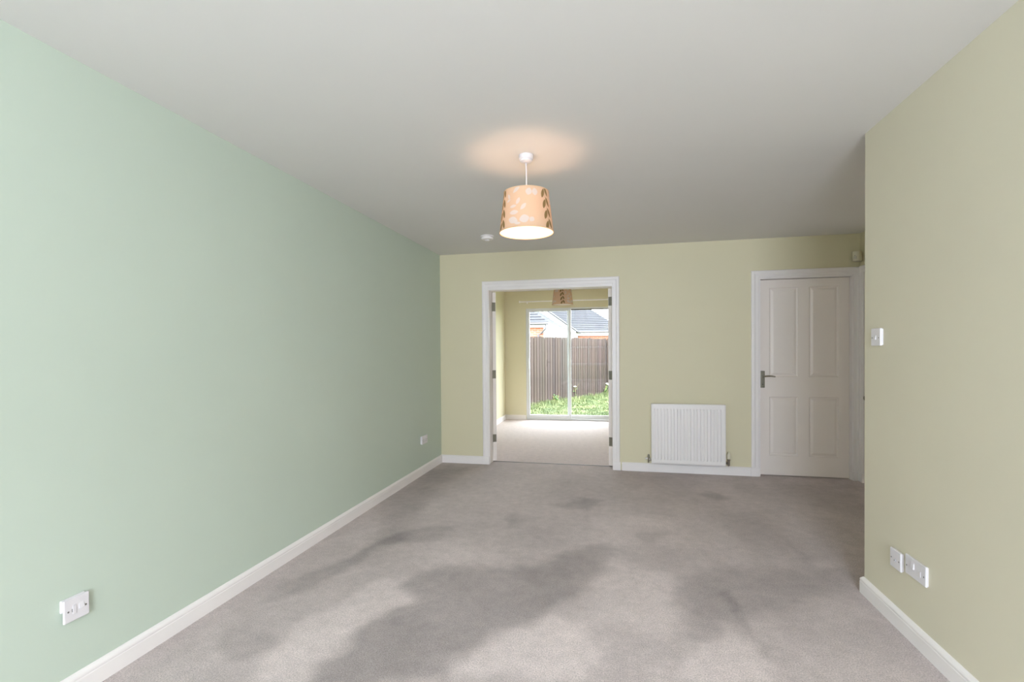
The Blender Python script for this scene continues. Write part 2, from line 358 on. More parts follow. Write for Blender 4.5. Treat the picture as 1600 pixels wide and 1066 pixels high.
# alcove side door architrave (wall at X=XS, faces -X)
e3 = thing('trim_4', 'white architrave on the alcove wall at the far right corner', None, kind='structure')
N = (-1, 0, 0)
MB().sweep(AR, [(XS, 5.172, .09), (XS, 5.172, 2.012)], [((0, 1, 0), N), ((0, 1, 1), N)]).build('architrave_side', M_TRIM, e3)
MB().sweep(AR, [(XS, 4.335, 0.09), (XS, 4.335, 2.012)], [((0, -1, 0), N), ((0, -1, 1), N)]).build('architrave_side', M_TRIM, e3)
MB().sweep(AR, [(XS, 5.172, 2.012), (XS, 4.335, 2.012)], [((0, 1, 1), N), ((0, -1, 1), N)]).build('architrave_head', M_TRIM, e3)
MB().box(XS-.024, XS, 5.168, YB-.004, 0, .09).build('plinth_block', M_TRIM, e3, bevel=.003)
MB().box(XS-.024, XS, 4.258, 4.339, 0, .09).build('plinth_block', M_TRIM, e3, bevel=.003)
# back side architrave in the dining room

# ------------------------------------------------------------------ doors
def leaf(parent, w, h, t, rows, cols=2, y0=0.0, both=True):
    """panelled door leaf: x 0..w, z 0..h, front face at y=y0, back at y0+t"""
    fr = MB()
    sides = [(y0, 1)] + ([(y0+t, -1)] if both else [])
    pw = (w-.095*2-.10)/2 if cols == 2 else w-.2
    xs = [(.095, .095+pw), (w-.095-pw, w-.095)] if cols == 2 else [(.1, w-.1)]
    zs = rows
    gx = sorted(set([0, w]+[v for a in xs for v in a])); gz = sorted(set([0, h]+[v for a in zs for v in a]))
    for y, s in sides:
        for i in range(len(gx)-1):
            for j in range(len(gz)-1):
                cx = (gx[i]+gx[i+1])/2; cz = (gz[j]+gz[j+1])/2
                if any(a < cx < b for a, b in xs) and any(a < cz < b for a, b in zs): continue
                fr.add([(gx[i], y, gz[j]), (gx[i+1], y, gz[j]), (gx[i+1], y, gz[j+1]), (gx[i], y, gz[j+1])], [(0, 1, 2, 3)])
    if not both: fr.add([(0, y0+t, 0), (w, y0+t, 0), (w, y0+t, h), (0, y0+t, h)], [(0, 1, 2, 3)])
    for a, b, c_, d in (((0, 0), (w, 0), 0, 0), ((0, h), (w, h), 0, 0), ((0, 0), (0, h), 0, 0), ((w, 0), (w, h), 0, 0)):
        fr.add([(a[0], y0, a[1]), (b[0], y0, b[1]), (b[0], y0+t, b[1]), (a[0], y0+t, a[1])], [(0, 1, 2, 3)])
    L = fr.build('door_leaf', M_GLOSS, parent)
    for a, b in xs:
        for c_, d in zs:
            p = MB()
            for y, s in sides:
                rings = [(0, 0), (.004, .007), (.012, .010), (.016, .010), (.034, .0035), (.040, .0025)]
                vs = []
                for ins, dep in rings:
                    yy = y+s*dep
                    vs += [(a+ins, yy, c_+ins), (b-ins, yy, c_+ins), (b-ins, yy, d-ins), (a+ins, yy, d-ins)]
                fs = []
                for k in range(len(rings)-1):
                    for q in range(4):
                        q2 = (q+1) % 4; fs.append((k*4+q, k*4+q2, k*4+4+q2, k*4+4+q))
                k = len(rings)-1; fs.append((k*4, k*4+1, k*4+2, k*4+3)); p.add(vs, fs)
            p.build('panel', M_GLOSS, parent)
    return L
def lever(parent, x, z0, z1, y, sgn=-1, dirx=1, ty=.008, w=.04):
    pl = MB().box(x, x+w, y, y+sgn*ty, z0, z1).build('handle_plate', M_STEEL, parent, bevel=.004, seg=3)
    zc = z0+(z1-z0)*.68; xc = x+w/2
    b = MB(); b.lathe([(.010, 0), (.010, .02), (.009, .022), (.009, .045)], 16, (0, 0, 0), 'y')
    b.v = [(v[0]+xc, y+sgn*v[1], v[2]+zc) for v in b.v]
    pts = []
    for k in range(12):
        t = k/11; pts.append((xc+dirx*(-.004+.112*t), y+sgn*(.048+.004*math.sin(t*PI)-.014*t*t), zc+.006*math.sin(t*PI)-.002*t))
    b.tube(pts, [.009]+[.0085-.002*(k/11) for k in range(1, 12)], 12)
    b.build('lever_handle', M_CHROME, pl, smooth=True)
    k = MB(); k.lathe([(0, 0), (.0045, 0), (.0045, .001), (0, .001)], 12, (xc, y+sgn*(ty+.0005), z0+.035), 'y'); k.build('keyhole', M_DARK, pl)
    return pl
# four panel door in the back wall
d1 = thing('door_1', 'closed white four panel door with a chrome lever handle, right of the radiator', None, (1.4215, 5.305, .008), kind='structure')
leaf(d1, .817, 1.980, .04, [(.197, .795), (.998, 1.898)])
lever(d1, .0115, .886, 1.057, 0)
# pair of doors opened back into the dining room
def hinge_at(parent, z0, z1, xa, xb, y):
    """butt hinge on the hinge edge, edge plane x=0"""
    h_ = MB().box(-.0025, 0, xa, xb, z0, z1)
    h_.tube([(-.004, xb+.004, z0), (-.004, xb+.004, z1)], .0055, 10)
    hh = h_.build('hinge', M_STEEL, parent)
    for k in range(3):
        zz = z0+(z1-z0)*(.2+.3*k)
        MB().lathe([(0, 0), (.0032, 0), (.0032, -.0012), (0, -.0012)], 8, (-.0025, (xa+xb)/2+(.006 if k % 2 else -.006), zz), 'x').build('hinge_screw', M_SCREW, hh)
    return hh
rowsD = [(.19, .79), (.99, 1.79)]
dl = thing('door_2', 'white panelled door leaf opened back into the dining room, left of the doorway', None, (-1.4065, 5.400, .008), math.radians(118), kind='structure')
leaf(dl, .680, 1.962, .04, rowsD, y0=-.04)
for z0, z1 in ((.219, .308), (.960, 1.056), (1.742, 1.845)): hinge_at(dl, z0, z1, -.036, -.002, 0)
dr = thing('door_3', 'white panelled door leaf opened back into the dining room, right of the doorway', None, (-.0485, 5.400, .008), math.radians(73), kind='structure')
leaf(dr, .680, 1.962, .04, rowsD, y0=0)
for z0, z1 in ((.215, .314), (.953, 1.051), (1.772, 1.869)):
    hh = MB().box(-.0025, 0, .002, .036, z0, z1); hh.tube([(-.004, -.004, z0), (-.004, -.004, z1)], .0055, 10); hp = hh.build('hinge', M_STEEL, dr)
    for k in range(3):
        zz = z0+(z1-z0)*(.2+.3*k)
        MB().lathe([(0, 0), (.0032, 0), (.0032, -.0012), (0, -.0012)], 8, (-.0025, .019+(.006 if k % 2 else -.006), zz), 'x').build('hinge_screw', M_SCREW, hp)
for dd, yk in ((dl, -.04), (dr, 0)):
    for s_, yy in ((-1, yk), (1, yk+.04)):
        pl = MB().box(.615, .655, yy, yy+s_*.008, .886, 1.057).build('handle_plate', M_STEEL, dd, bevel=.003)
        MB().tube([(.635, yy+s_*.008, 1.0), (.635, yy+s_*.045, 1.0), (.62, yy+s_*.05, 1.0), (.52, yy+s_*.045, 1.0)], .008, 10).build('lever_handle', M_CHROME, pl)
# cupboard door in the alcove wall (wall plane X=XS)
d4 = thing('door_4', 'white cupboard door at the far right edge with a small metal knob', None, (XS+.003, 5.160, .008), math.radians(-90), kind='structure')
leaf(d4, .825, 1.980, .04, [(.197, .795), (.998, 1.898)], both=False)
kb = MB(); kb.lathe([(.022, 0), (.022, .004), (.009, .008), (.008, .03), (.017, .036), (.022, .046), (.020, .056), (.012, .062), (0, .063)], 20, (0, 0, 0), 'y')
kb.v = [(v[0]+.105, -v[1], v[2]+.815) for v in kb.v]
kb.build('door_knob', M_STEEL, d4, smooth=True)

# ------------------------------------------------------------------ sliding patio door
pd = thing('window_1', 'white framed sliding patio door looking onto the fenced garden', None, kind='structure')
y0 = YP+.012
def frame(x0, x1, z0, z1, t, y0, y1, name, m=M_UPVC, tb=None, tt=None, parent=pd, bevel=.004):
    tb = tb or t; tt = tt or t
    q = MB().box(x0, x0+t, y0, y1, z0, z1).box(x1-t, x1, y0, y1, z0, z1).box(x0+t, x1-t, y0, y1, z0, z0+tb).box(x0+t, x1-t, y0, y1, z1-tt, z1)
    return q.build(name, m, parent, bevel=bevel)
frame(-1.65, -.045, 0.0, 2.075, .028, y0, y0+.09, 'outer_frame', tb=.032, tt=.026)
s1 = frame(-1.624, -.812, .030, 2.052, .040, y0+.008, y0+.040, 'sliding_sash', tb=.066, tt=.036)
MB().box(-1.585, -.851, y0+.020, y0+.026, .094, 2.018).build('pane', M_GLASS, s1)
s2 = frame(-.885, -.071, .030, 2.052, .040, y0+.048, y0+.080, 'fixed_sash', tb=.066, tt=.018)
MB().box(-.846, -.110, y0+.060, y0+.066, .094, 2.036).build('pane', M_GLASS, s2)
MB().box(-.812, -.071, y0+.030, y0+.047, 2.034, 2.050).build('gap_strip', mat('dark_gap_strip', (84, 70, 56), .6), pd)  # dark strip standing in for the gap above the fixed sash
hd = MB().box(-1.613, -1.595, y0-.014, y0+.008, .95, 1.15).build('pull_handle', M_UPVC, pd, bevel=.004)

# curtain pole
cp = thing('curtain_pole', 'slim white curtain pole above the patio door', 'curtain pole', (0, 8.72, 2.195))
MB().tube([(-1.735, 0, 0), (.035, 0, 0)], .012, 14).build('pole', M_TRIM, cp, smooth=True)
for xx in (-1.735, .035):
    s_ = -1 if xx < 0 else 1
    f_ = MB(); f_.lathe([(0, -.002), (.012, -.002), (.018, .004), (.020, .012), (.018, .020), (.010, .026), (0, .028)], 16, (0, 0, 0), 'x')
    f_.v = [(xx+s_*v[0], v[1], v[2]) for v in f_.v]; f_.build('finial', M_TRIM, cp, smooth=True)
for xx in (-1.62, -.85, -.08):
    MB().box(xx-.012, xx+.012, .072, .08, -.03, .02).tube([(xx, .075, -.004), (xx, .014, -.004)], .006, 8).build('bracket', M_TRIM, cp)

# front window behind the camera
fwn = thing('window_2', None, None, kind='structure')
frame(-1.88, 1.05, .70, 2.16, .06, YF-.11, YF-.05, 'outer_frame', parent=fwn)
MB().box(-1.82, .99, YF-.105, YF-.055, 1.40, 1.46).build('transom', M_UPVC, fwn)
for xx in (-1.15, -.42, .31): MB().box(xx-.03, xx+.03, YF-.104, YF-.056, .76, 2.10).build('mullion', M_UPVC, fwn)
MB().box(-1.92, 1.12, YF-.05, YF+.12, .672, .70).build('window_sill', M_TRIM, fwn, bevel=.004)
MB().box(-1.82, .99, YF-.083, YF-.078, .76, 2.10).build('pane', M_GLASS, fwn)

# ------------------------------------------------------------------ radiator
ra = thing('radiator', 'white ribbed steel panel radiator on the pale yellow wall', 'radiator', (.355, 5.17, .105))
RW, RH = .720, .622
def radiator():
    front = MB(); n = 21; pitch = (RW-.044)/n; xs = []; 
    pts = [(0, .012), (.006, .002), (.012, 0), (.022, 0)]
    for k in range(n):
        x0 = .022+k*pitch
        pts += [(x0+pitch*.02, 0), (x0+pitch*.07, .011), (x0+pitch*.22, .011), (x0+pitch*.36, 0), (x0+pitch*.90, 0)]
    pts += [(RW-.022, 0), (RW-.012, 0), (RW-.006, .002), (RW, .012)]
    zs = [(0, 0), (.012, 0), (.038, 0), (.050, 1), (RH-.062, 1), (RH-.050, 0), (RH-.008, 0), (RH, 0)]
    vs = []
    for z, f in zs:
        for i, (x, d) in enumerate(pts):
            edge = i < 2 or i > len(pts)-3
            yy = d if edge else d*f
            if z in (0, RH): yy = max(yy, .006)
            vs.append((x, yy, z))
    m_ = len(pts); fs = []
    for j in range(len(zs)-1):
        for i in range(m_-1): fs.append((j*m_+i, j*m_+i+1, (j+1)*m_+i+1, (j+1)*m_+i))
    front.add(vs, fs)
    front.build('front_panel', M_RAD, ra)
    MB().box(0, RW, .012, .030, 0, RH).build('rear_panel', M_RAD, ra, bevel=.004)
    for x_ in (.03, RW-.06): MB().box(x_, x_+.03, .030, .084, .06, RH-.06).build('wall_bracket', M_RAD, ra)
    MB().box(-.002, .010, .004, .034, .004, RH-.004).build('side_cover', M_RAD, ra, bevel=.003)
    MB().box(RW-.010, RW+.002, .004, .034, .004, RH-.004).build('side_cover', M_RAD, ra, bevel=.003)
radiator()
# lockshield valve (left) and thermostatic valve (right)
lv = MB().tube([(.004, .020, .040), (-.030, .020, .040)], .0085, 12).tube([(-.030, .020, .020), (-.030, .020, .058)], .0105, 12).tube([(-.030, .020, .020), (-.030, .026, .006), (-.030, .050, .002), (-.030, .084, .002)], .0075, 10)
lv.tube([(-.004, .020, .040), (-.016, .020, .040)], .014, 6)
lvo = lv.build('lockshield_valve', M_CHROME, ra, smooth=True)
MB().lathe([(.0115, .056), (.0115, .062), (.0095, .084), (.005, .090), (0, .090)], 12, (-.030, .020, 0)).build('valve_cap', M_STEEL, lvo, smooth=True)
MB().tube([(-.040, .020, .045), (-.062, .020, .047)], [.008, .010], 12).build('drain_cap', M_RAD, lvo, smooth=True)
rv = MB().tube([(RW-.004, .020, .030), (RW+.032, .020, .030)], .0085, 12).tube([(RW+.032, .020, .004), (RW+.032, .020, .062)], .0115, 12).tube([(RW+.032, .020, .012), (RW+.032, .030, 0), (RW+.032, .084, 0)], .0075, 10)
rv.tube([(RW+.006, .020, .030), (RW+.018, .020, .030)], .014, 6).tube([(RW+.032, .020, .056), (RW+.032, .020, .070)], .016, 8)
rvo = rv.build('thermostatic_valve', M_CHROME, ra, smooth=True)
MB().lathe([(.0165, .070), (.020, .074), (.020, .108), (.017, .122), (.010, .132), (.007, .140), (0, .141)], 18, (RW+.032, .020, 0)).build('valve_head', M_CREAM, rvo, smooth=True)

# ------------------------------------------------------------------ wall accessories; local frame: x along wall, y = out of wall (negative), z up
def acc(name, label, cat, loc, rz, group=None): return thing(name, label, cat, loc, rz, group)
def plate(parent, w, h, t=.010, box=0):
    b = MB().box(-w/2, w/2, -t-box, -box if box else 0, -h/2, h/2)
    return b.build('face_plate', M_PLAST, parent, bevel=.0035, seg=3)
def screws(parent, dx, t, z=0):
    for s_ in (-1, 1):
        MB().lathe([(0, 0), (.0034, 0), (.0030, .0008), (0, .0008)], 12, (s_*dx, -t-.0008, z), 'y').build('screw', M_SCREW, parent)
def rocker(parent, x, z, t, w=.0125, h=.024):
    m_ = MB(); y = -t
    m_.add([(x-w/2, y, z-h/2), (x+w/2, y, z-h/2), (x+w/2, y, z+h/2), (x-w/2, y, z+h/2), (x-w/2, y-.005, z-h/2+.001), (x+w/2, y-.005, z-h/2+.001), (x+w/2, y-.001, z+h/2-.001), (x-w/2, y-.001, z+h/2-.001)],
           [(0, 1, 5, 4), (1, 2, 6, 5), (2, 3, 7, 6), (3, 0, 4, 7), (4, 5, 6, 7)])
    return m_.build('rocker', M_PLAST, parent)
def pins(parent, x, z, t):
    m_ = MB()
    m_.box(x-.002, x+.002, -t-.0006, -t, z+.004, z+.012).box(x-.014, x-.008, -t-.0006, -t, z-.010, z-.006).box(x+.008, x+.014, -t-.0006, -t, z-.010, z-.006)
    return m_.build('pin_slots', M_DARK, parent)
RL = math.radians(90)      # on the left wall: out of wall (-y local) = +X
RR = math.radians(-90)     # on the right wall: -y local = -X
# fused spur on surface box, near left wall
sp = acc('fused_spur', 'white fused switch plate low on the mint wall, nearest the camera', 'wall switch', (XL, 1.391, .338), RL)
MB().box(-.0465, .036, -.010, 0, -.002, .0445).build('back_box', M_PLAST, sp, bevel=.004, seg=3)
plate(sp, .087, .086, .009, .010); screws(sp, .030, .0195, -.002)
fc = MB().box(-.016, -.003, -.022, -.019, -.016, .016).build('fuse_carrier', M_PLAST, sp, bevel=.0015)
MB().box(-.0175, -.016, -.0200, -.019, -.008, .004).build('carrier_slot', M_DARK, fc)
rocker(sp, .015, .004, .019, .016, .022)
# far left double socket
ds = acc('double_socket', 'white double socket low on the mint wall, near the far corner', 'wall socket', (XL, 4.715, .362), RL)
plate(ds, .146, .086, .010, .012); MB().box(-.070, .070, -.0125, 0, -.040, .040).build('back_box', M_PLAST, ds, bevel=.003)
screws(ds, .060, .022); 
for xx in (-.036, .036): pins(ds, xx, -.008, .022)
for xx in (-.018, .018): rocker(ds, xx, .026, .022, .010, .018)
# light switch
ls = acc('light_switch', 'white square light switch at chest height on the near right wall', 'light switch', (XR, 2.694, 1.342), RR)
plate(ls, .086, .086, .010, .006); MB().box(-.040, .040, -.0065, 0, -.040, .040).build('back_box', M_PLAST, ls, bevel=.002)
screws(ls, .030, .016, -.004); rocker(ls, 0, -.002, .016, .010, .022)
# aerial plate
ap = acc('aerial_socket', 'small square white aerial plate low on the near right wall', 'wall socket', (XR, 2.517, .314), RR)
plate(ap, .086, .086, .010, .007); MB().box(-.040, .040, -.0075, 0, -.040, .040).build('back_box', M_PLAST, ap, bevel=.002)
screws(ap, .030, .017, 0)
MB().lathe([(.0065, -.003), (.0065, 0), (.0085, 0)], 14, (0, -.017, -.004), 'y').build('coaxial_ring', M_PLAST, ap)
MB().lathe([(0, -.0032), (.0035, -.0032), (.0035, 0)], 12, (0, -.017, -.004), 'y').build('coaxial_hole', M_SCREW, ap)
# switched socket
ss = acc('switched_socket', 'wide white switched plate low on the near right wall, beside the square plate', 'wall socket', (XR, 2.374, .330), RR)
plate(ss, .146, .086, .009, .004); MB().box(-.070, .070, -.0045, 0, -.040, .040).build('back_box', M_PLAST, ss, bevel=.002)
screws(ss, .060, .013, -.004); rocker(ss, -.016, .012, .013, .020, .030)
MB().box(.028, .040, -.015, -.013, -.016, .008).build('fuse_carrier', M_PLAST, ss, bevel=.0015)

# ------------------------------------------------------------------ smoke alarm and motion sensor
sm = thing('smoke_alarm', 'small round white smoke alarm on the ceiling behind the lit pendant', 'smoke alarm', (-1.215, 4.49, H))
MB().lathe([(.062, 0), (.062, -.006), (.058, -.009), (.054, -.010)], 36).build('base_ring', M_TRIM, sm, smooth=True)
MB().lathe([(.050, -.008), (.050, -.013), (.057, -.015), (.058, -.027), (.054, -.034), (.040, -.037), (0, -.037)], 36).build('alarm_body', M_TRIM, sm, smooth=True)
MB().lathe([(.022, -.036), (.024, -.042), (.018, -.048), (0, -.050)], 24).build('sensor_dome', M_TRIM, sm, smooth=True)
ms = thing('motion_sensor', 'small white motion sensor in the corner above the white door', 'motion sensor', (2.262, 5.207, 2.170), math.radians(-45))
b_ = MB()
prof = []
for i in range(9):
    a = PI*i/8; prof.append((-.032*math.cos(a), -.026-.022*math.sin(a)))
prof = [(-.030, .026), ] + [(p[0], p[1]) for p in prof] + [(.030, .026)]
vs = []; zz = [(-.048, .8), (-.044, .94), (-.03, 1), (.03, 1), (.044, .94), (.048, .8)]
for z, f in zz: vs += [(x*f, y*f if y < 0 else y, z) for x, y in prof]
n_ = len(prof); fs = []
for j in range(len(zz)-1):
    for i in range(n_): fs.append((j*n_+i, j*n_+(i+1) % n_, (j+1)*n_+(i+1) % n_, (j+1)*n_+i))
fs += [tuple(range(n_))[::-1], tuple((len(zz)-1)*n_+i for i in range(n_))]
b_.add(vs, fs).build('sensor_body', M_CREAM, ms, smooth=True)
MB().box(-.014, .014, -.050, -.044, -.030, -.004).build('sensor_lens', mat('lens_plastic', (196, 192, 176), .3), ms, bevel=.003)
MB().lathe([(0, 0), (.003, 0), (.003, -.002), (0, -.002)], 10, (0, -.047, .004), 'y').build('indicator', M_DARK, ms)

# ------------------------------------------------------------------ pendant lamps
def leafshape(cx, cz, L, Wd, ang): return (cx, cz, L, Wd, ang)
def shade_mesh():
    """tapered fabric shade with its printed leaf pattern held in a colour attribute"""
    RT, RB, HT = .1275, .154, .225; NA, NH = 480, 110; t_ = .0016
    ang = np.arange(NA)*2*PI/NA; hs = np.linspace(0, 1, NH)
    A, Tt = np.meshgrid(ang, hs)       # Tt: 0 top .. 1 bottom
    base = np.array(lin((214, 183, 155))[:3]); olive = np.array(lin((112, 96, 52))[:3]); white = np.array(lin((208, 202, 199))[:3])
    col = np.ones(A.shape+(3,))*base
    weave = 1+.03*np.sin(A*180)
    col = col*weave[..., None]
    u = A*.140; v = (1-Tt)*HT            # metres round the shade / up the shade
    def paint(a0, z0, L, Wd, tilt, c, al):
        du = (u-a0*.140+.140*PI) % (2*PI*.140)-.140*PI; dv = v-z0
        ca, sa = math.cos(tilt), math.sin(tilt); p = du*ca+dv*sa; q = -du*sa+dv*ca
        w_ = Wd/2*np.clip(1-(2*p/L)**2, 0, 1)**.8
        m_ = np.clip((w_-np.abs(q))/.0012, 0, 1)*al
        col[:] = col*(1-m_[..., None])+c*m_[..., None]
    def branch(a0, z_top, z_bot, lean, c, al, n=4, L=.058, Wd=.024):
        for k in range(n):
            z = z_top+(z_bot-z_top)*k/(n-1); a = a0+lean*k/(n-1)
            paint(a-.105, z-.010, L, Wd, math.radians(70), c, al)
            paint(a+.105, z+.004, L, Wd*.9, math.radians(113), c, al)
        for k in range(24):
            f = k/23; paint(a0+lean*f, z_top+.02+(z_bot-z_top-.02)*f, .014, .003, math.radians(100), c, al)
    def spray(a0, c, al):
        S_ = [(-.43, .212, .05, .018, 40), (.10, .195, .036, .030, 75), (.36, .195, .036, .027, 95), (-.80, .178, .030, .014, 120), (-.80, .155, .028, .012, 20),
              (-.34, .145, .036, .017, 65), (-.55, .118, .036, .014, 5), (-.12, .112, .040, .018, 50), (-.50, .083, .046, .021, 0), (-.52, .040, .050, .030, -20), (-.08, .043, .046, .036, 15), (.20, .040, .026, .022, 60), (-.33, .020, .03, .012, 0)]
        for a, z, L, Wd, d in S_: paint(a0+a, z, L*1.15, Wd*1.25, math.radians(d), c, al)
    # angle 0 is the side turned to the camera on the near lamp
    for b0 in (0, 2*PI/3, 4*PI/3):
        spray(b0, white, .75); branch(b0+.86, .205, .028, .12, olive, .85)
    ny, nx = A.shape
    def ring(RTo, RBo):
        r = RTo+(RBo-RTo)*Tt; return np.stack([r*np.sin(A), -r*np.cos(A), (1-Tt)*HT], -1).reshape(-1, 3)
    vo = ring(RT, RB); vi = ring(RT-t_, RB-t_)
    idx = np.arange(nx*ny).reshape(ny, nx); nxt = np.roll(idx, -1, axis=1)
    qo = np.stack([idx[1:], nxt[1:], nxt[:-1], idx[:-1]], -1).reshape(-1, 4)
    me = bpy.data.meshes.new('lamp_shade'); me.from_pydata(vo.tolist(), [], qo.tolist())
    a = me.attributes.new('print', 'FLOAT_COLOR', 'POINT'); cc = np.ones((nx*ny, 4), np.float32); cc[:, :3] = col.reshape(-1, 3); a.data.foreach_set('color', cc.reshape(-1))
    me.polygons.foreach_set('use_smooth', [True]*len(me.polygons))
    return me, RT, RB, HT
def shade_mat():
    m = bpy.data.materials.new('printed_shade_fabric'); m.use_nodes = True; n = m.node_tree.nodes; l = m.node_tree.links; n.clear()
    o = n.new('ShaderNodeOutputMaterial'); at = n.new('ShaderNodeAttribute'); at.attribute_name = 'print'
    d = n.new('ShaderNodeBsdfDiffuse'); t = n.new('ShaderNodeBsdfTranslucent'); mx = n.new('ShaderNodeMixShader'); mx.inputs[0].default_value = SHADE_MIX
    v = n.new('ShaderNodeVectorMath'); v.operation = 'MULTIPLY'; v.inputs[1].default_value = SHADE_TINT
    
    ge = n.new('ShaderNodeNewGeometry'); cm = n.new('ShaderNodeMix'); cm.data_type = 'RGBA'
    l.new(ge.outputs['Backfacing'], cm.inputs[0]); l.new(at.outputs['Color'], cm.inputs[6]); cm.inputs[7].default_value = lin((240, 236, 226))
    l.new(cm.outputs[2], d.inputs[0]); l.new(at.outputs['Color'], v.inputs[0]); l.new(v.outputs[0], t.inputs[0])
    l.new(d.outputs[0], mx.inputs[1]); l.new(t.outputs[0], mx.inputs[2]); l.new(mx.outputs[0], o.inputs[0])
    return m
SHADE_MIX = .045; SHADE_TINT = (1.0, .74, .60)
SH, RT, RB, HT = shade_mesh(); SH.materials.append(shade_mat())
M_HEM = mat('shade_hem', (214, 180, 146), .8)
M_82 = bpy.data.materials.new('lit_bulb'); M_82.use_nodes = True
bb = M_82.node_tree.nodes['Principled BSDF']; bb.inputs['Emission Color'].default_value = (1, .62, .40, 1); bb.inputs['Emission Strength'].default_value = 82
M_BOFF = mat('unlit_bulb', (236, 232, 224), .2)
def pendant(label, loc, rz, ztop, lit):
    """loc on the ceiling; ztop is the height of the shade's top rim"""
    p = thing('pendant_lamp', label, 'ceiling lamp', loc, rz, 'pendant lamps with leaf print shades')
    zt = ztop-loc[2]; zb = zt-HT
    MB().lathe([(.041, 0), (.041, -.020), (.039, -.024), (.037, -.025)], 32).build('ceiling_rose', M_PLAST, p, smooth=True)
    MB().lathe([(.036, -.024), (.035, -.034), (.026, -.040), (.010, -.043), (0, -.043)], 32).build('rose_cap', M_PLAST, p, smooth=True)
    MB().tube([(0, 0, -.042), (.0015, 0, (zt-.03)/2), (0, 0, zt-.020)], .0034, 10).build('flex', M_PLAST, p, smooth=True)
    sh = bpy.data.objects.new('lamp_shade', SH); C.objects.link(sh); sh.parent = p; sh.location = (0, 0, zb)
    for r, z in ((RB, 0), (RT, HT)):
        prof = [(r+.0015, z-.001), (r+.0015, z+.004), (r-.0015, z+.004), (r-.0015, z-.001)]
        hem = MB(); hem.lathe(prof+[prof[0]], 72, cap=False); hem.build('hem', M_HEM, sh)
    sp_ = MB()
    for k in range(3):
        a = 2*PI*k/3; sp_.tube([(.02*math.cos(a), .02*math.sin(a), zt-.030), ((RT-.002)*math.cos(a), (RT-.002)*math.sin(a), zt-.004)], .0015, 6)
    sp_.lathe([(.018, zt-.033), (.024, zt-.033), (.024, zt-.027), (.018, zt-.027), (.018, zt-.033)], 20, cap=False)
    sp_.build('shade_carrier', M_PLAST, p)
    MB().lathe([(0, zt-.018), (.009, zt-.020), (.016, zt-.030), (.017, zt-.058), (0, zt-.058)], 20).build('lamp_holder', M_PLAST, p, smooth=True)
    zc = zt-.124
    MB().lathe([(0, zt-.056), (.012, zt-.058), (.014, zt-.080), (.024, zc+.022), (.030, zc), (.024, zc-.020), (.012, zc-.028), (0, zc-.030)], 24).build('bulb', M_82 if lit else M_BOFF, p, smooth=True)
    return p
# front angle faces the camera: lamp->camera direction is (-x,-y)
def rface(x, y): return math.atan2(-x, y)*-1
pendant('lit pendant lamp with a peach leaf print shade hanging in the living room', (-.498, 2.699, H), math.atan2(-.498, 2.699)*-1+0, 2.184, True)
pendant('unlit pendant lamp with a brown leaf print shade seen through the doorway', (-.770, 7.05, H), -.85, 2.186, False)

# ------------------------------------------------------------------ garden
GZ = -.15
struct(MB().box(-30, 30, YP+.2, 60, GZ-.1, GZ), 'lawn', M_SOIL, 'rough green lawn behind the house')
struct(MB().box(-30, 30, -40, YF-.14, GZ-.1, GZ), 'ground', M_GROUND)
def blades(name, n, x0, x1, y0, y1, hmin, hmax, label, test=None):
    vs = []; fs = []
    k = 0
    while k < n:
        x = random.uniform(x0, x1); y = random.uniform(y0, y1)
        if test and not test(x, y): continue
        h_ = random.uniform(hmin, hmax); a = random.uniform(0, PI); w_ = random.uniform(.006, .012)
        dx, dy = math.cos(a)*w_, math.sin(a)*w_; lx, ly = random.uniform(-.05, .05), random.uniform(-.05, .05)
        b = len(vs); vs += [(x-dx, y-dy, GZ), (x+dx, y+dy, GZ), (x+dx*.7+lx*.4, y+dy*.7+ly*.4, GZ+h_*.6), (x-dx*.7+lx*.4, y-dy*.7+ly*.4, GZ+h_*.6), (x+lx, y+ly, GZ+h_)]
        fs += [(b, b+1, b+2, b+3), (b+3, b+2, b+4)]; k += 1
    m_ = MB(); m_.v = vs; m_.f = fs
    me = bpy.data.meshes.new(name); me.from_pydata(vs, [], fs); me.materials.append(M_GRASS)
    o = bpy.data.objects.new(name, me); C.objects.link(o); o['kind'] = 'stuff'; o['label'] = label; o['category'] = 'grass'
    return o
FA = Vector((-2.17, 12.2)); FD = Vector((.467, .884))     # side fence line
def right_of(x, y):
    t = (y-FA.y)/FD.y; return x > FA.x+FD.x*t+.06
blades('grass', 42000, -3.2, 1.6, 9.3, 15.6, .02, .065, 'bright green grass of the back garden lawn', right_of)
def fence(p0, d, n, pitch, label, zt, zb=GZ):
    ang = math.atan2(d[1], d[0]); f = thing('fence', label, 'fence', (p0[0], p0[1], zb), ang)
    Hh = zt-zb; first = None; L = n*pitch
    for i in range(n):
        if i % 12 == 0 or first is None:
            pass
        o = MB().box(.011, pitch-.011, -.018, 0, 0, Hh).build('board', M_WOOD, f) if first is None else bpy.data.objects.new('board', first.data)
        if first is None: first = o
        else: C.objects.link(o); o.parent = f
        o.location = (i*pitch, random.uniform(-.004, .004), random.uniform(-.015, .01)); o.rotation_euler = (0, random.uniform(-.004, .004), 0)
    bk = MB()
    for i in range(n+1): bk.box(i*pitch-pitch*.42, i*pitch+pitch*.42, .042, .058, 0, Hh-.05)
    bk.build('rear_board', M_WOOD, f, kind='stuff')
    for z0, z1 in ((Hh-.16, Hh-.06), (Hh*.5-.05, Hh*.5+.05), (.12, .22)):
        MB().box(0, L, .001, .041, z0, z1).build('rail', M_WOOD, f)
    for k in range(int(L/1.8)+1):
        MB().box(k*1.8, k*1.8+.09, .06, .15, 0, Hh-.03).build('post', M_WOOD, f)
    return f
F0 = FA-FD*2.4
fence(F0, FD, 53, .12, 'weathered brown side fence of upright boards running away from the house', 1.66)
FE = F0+FD*53*.12
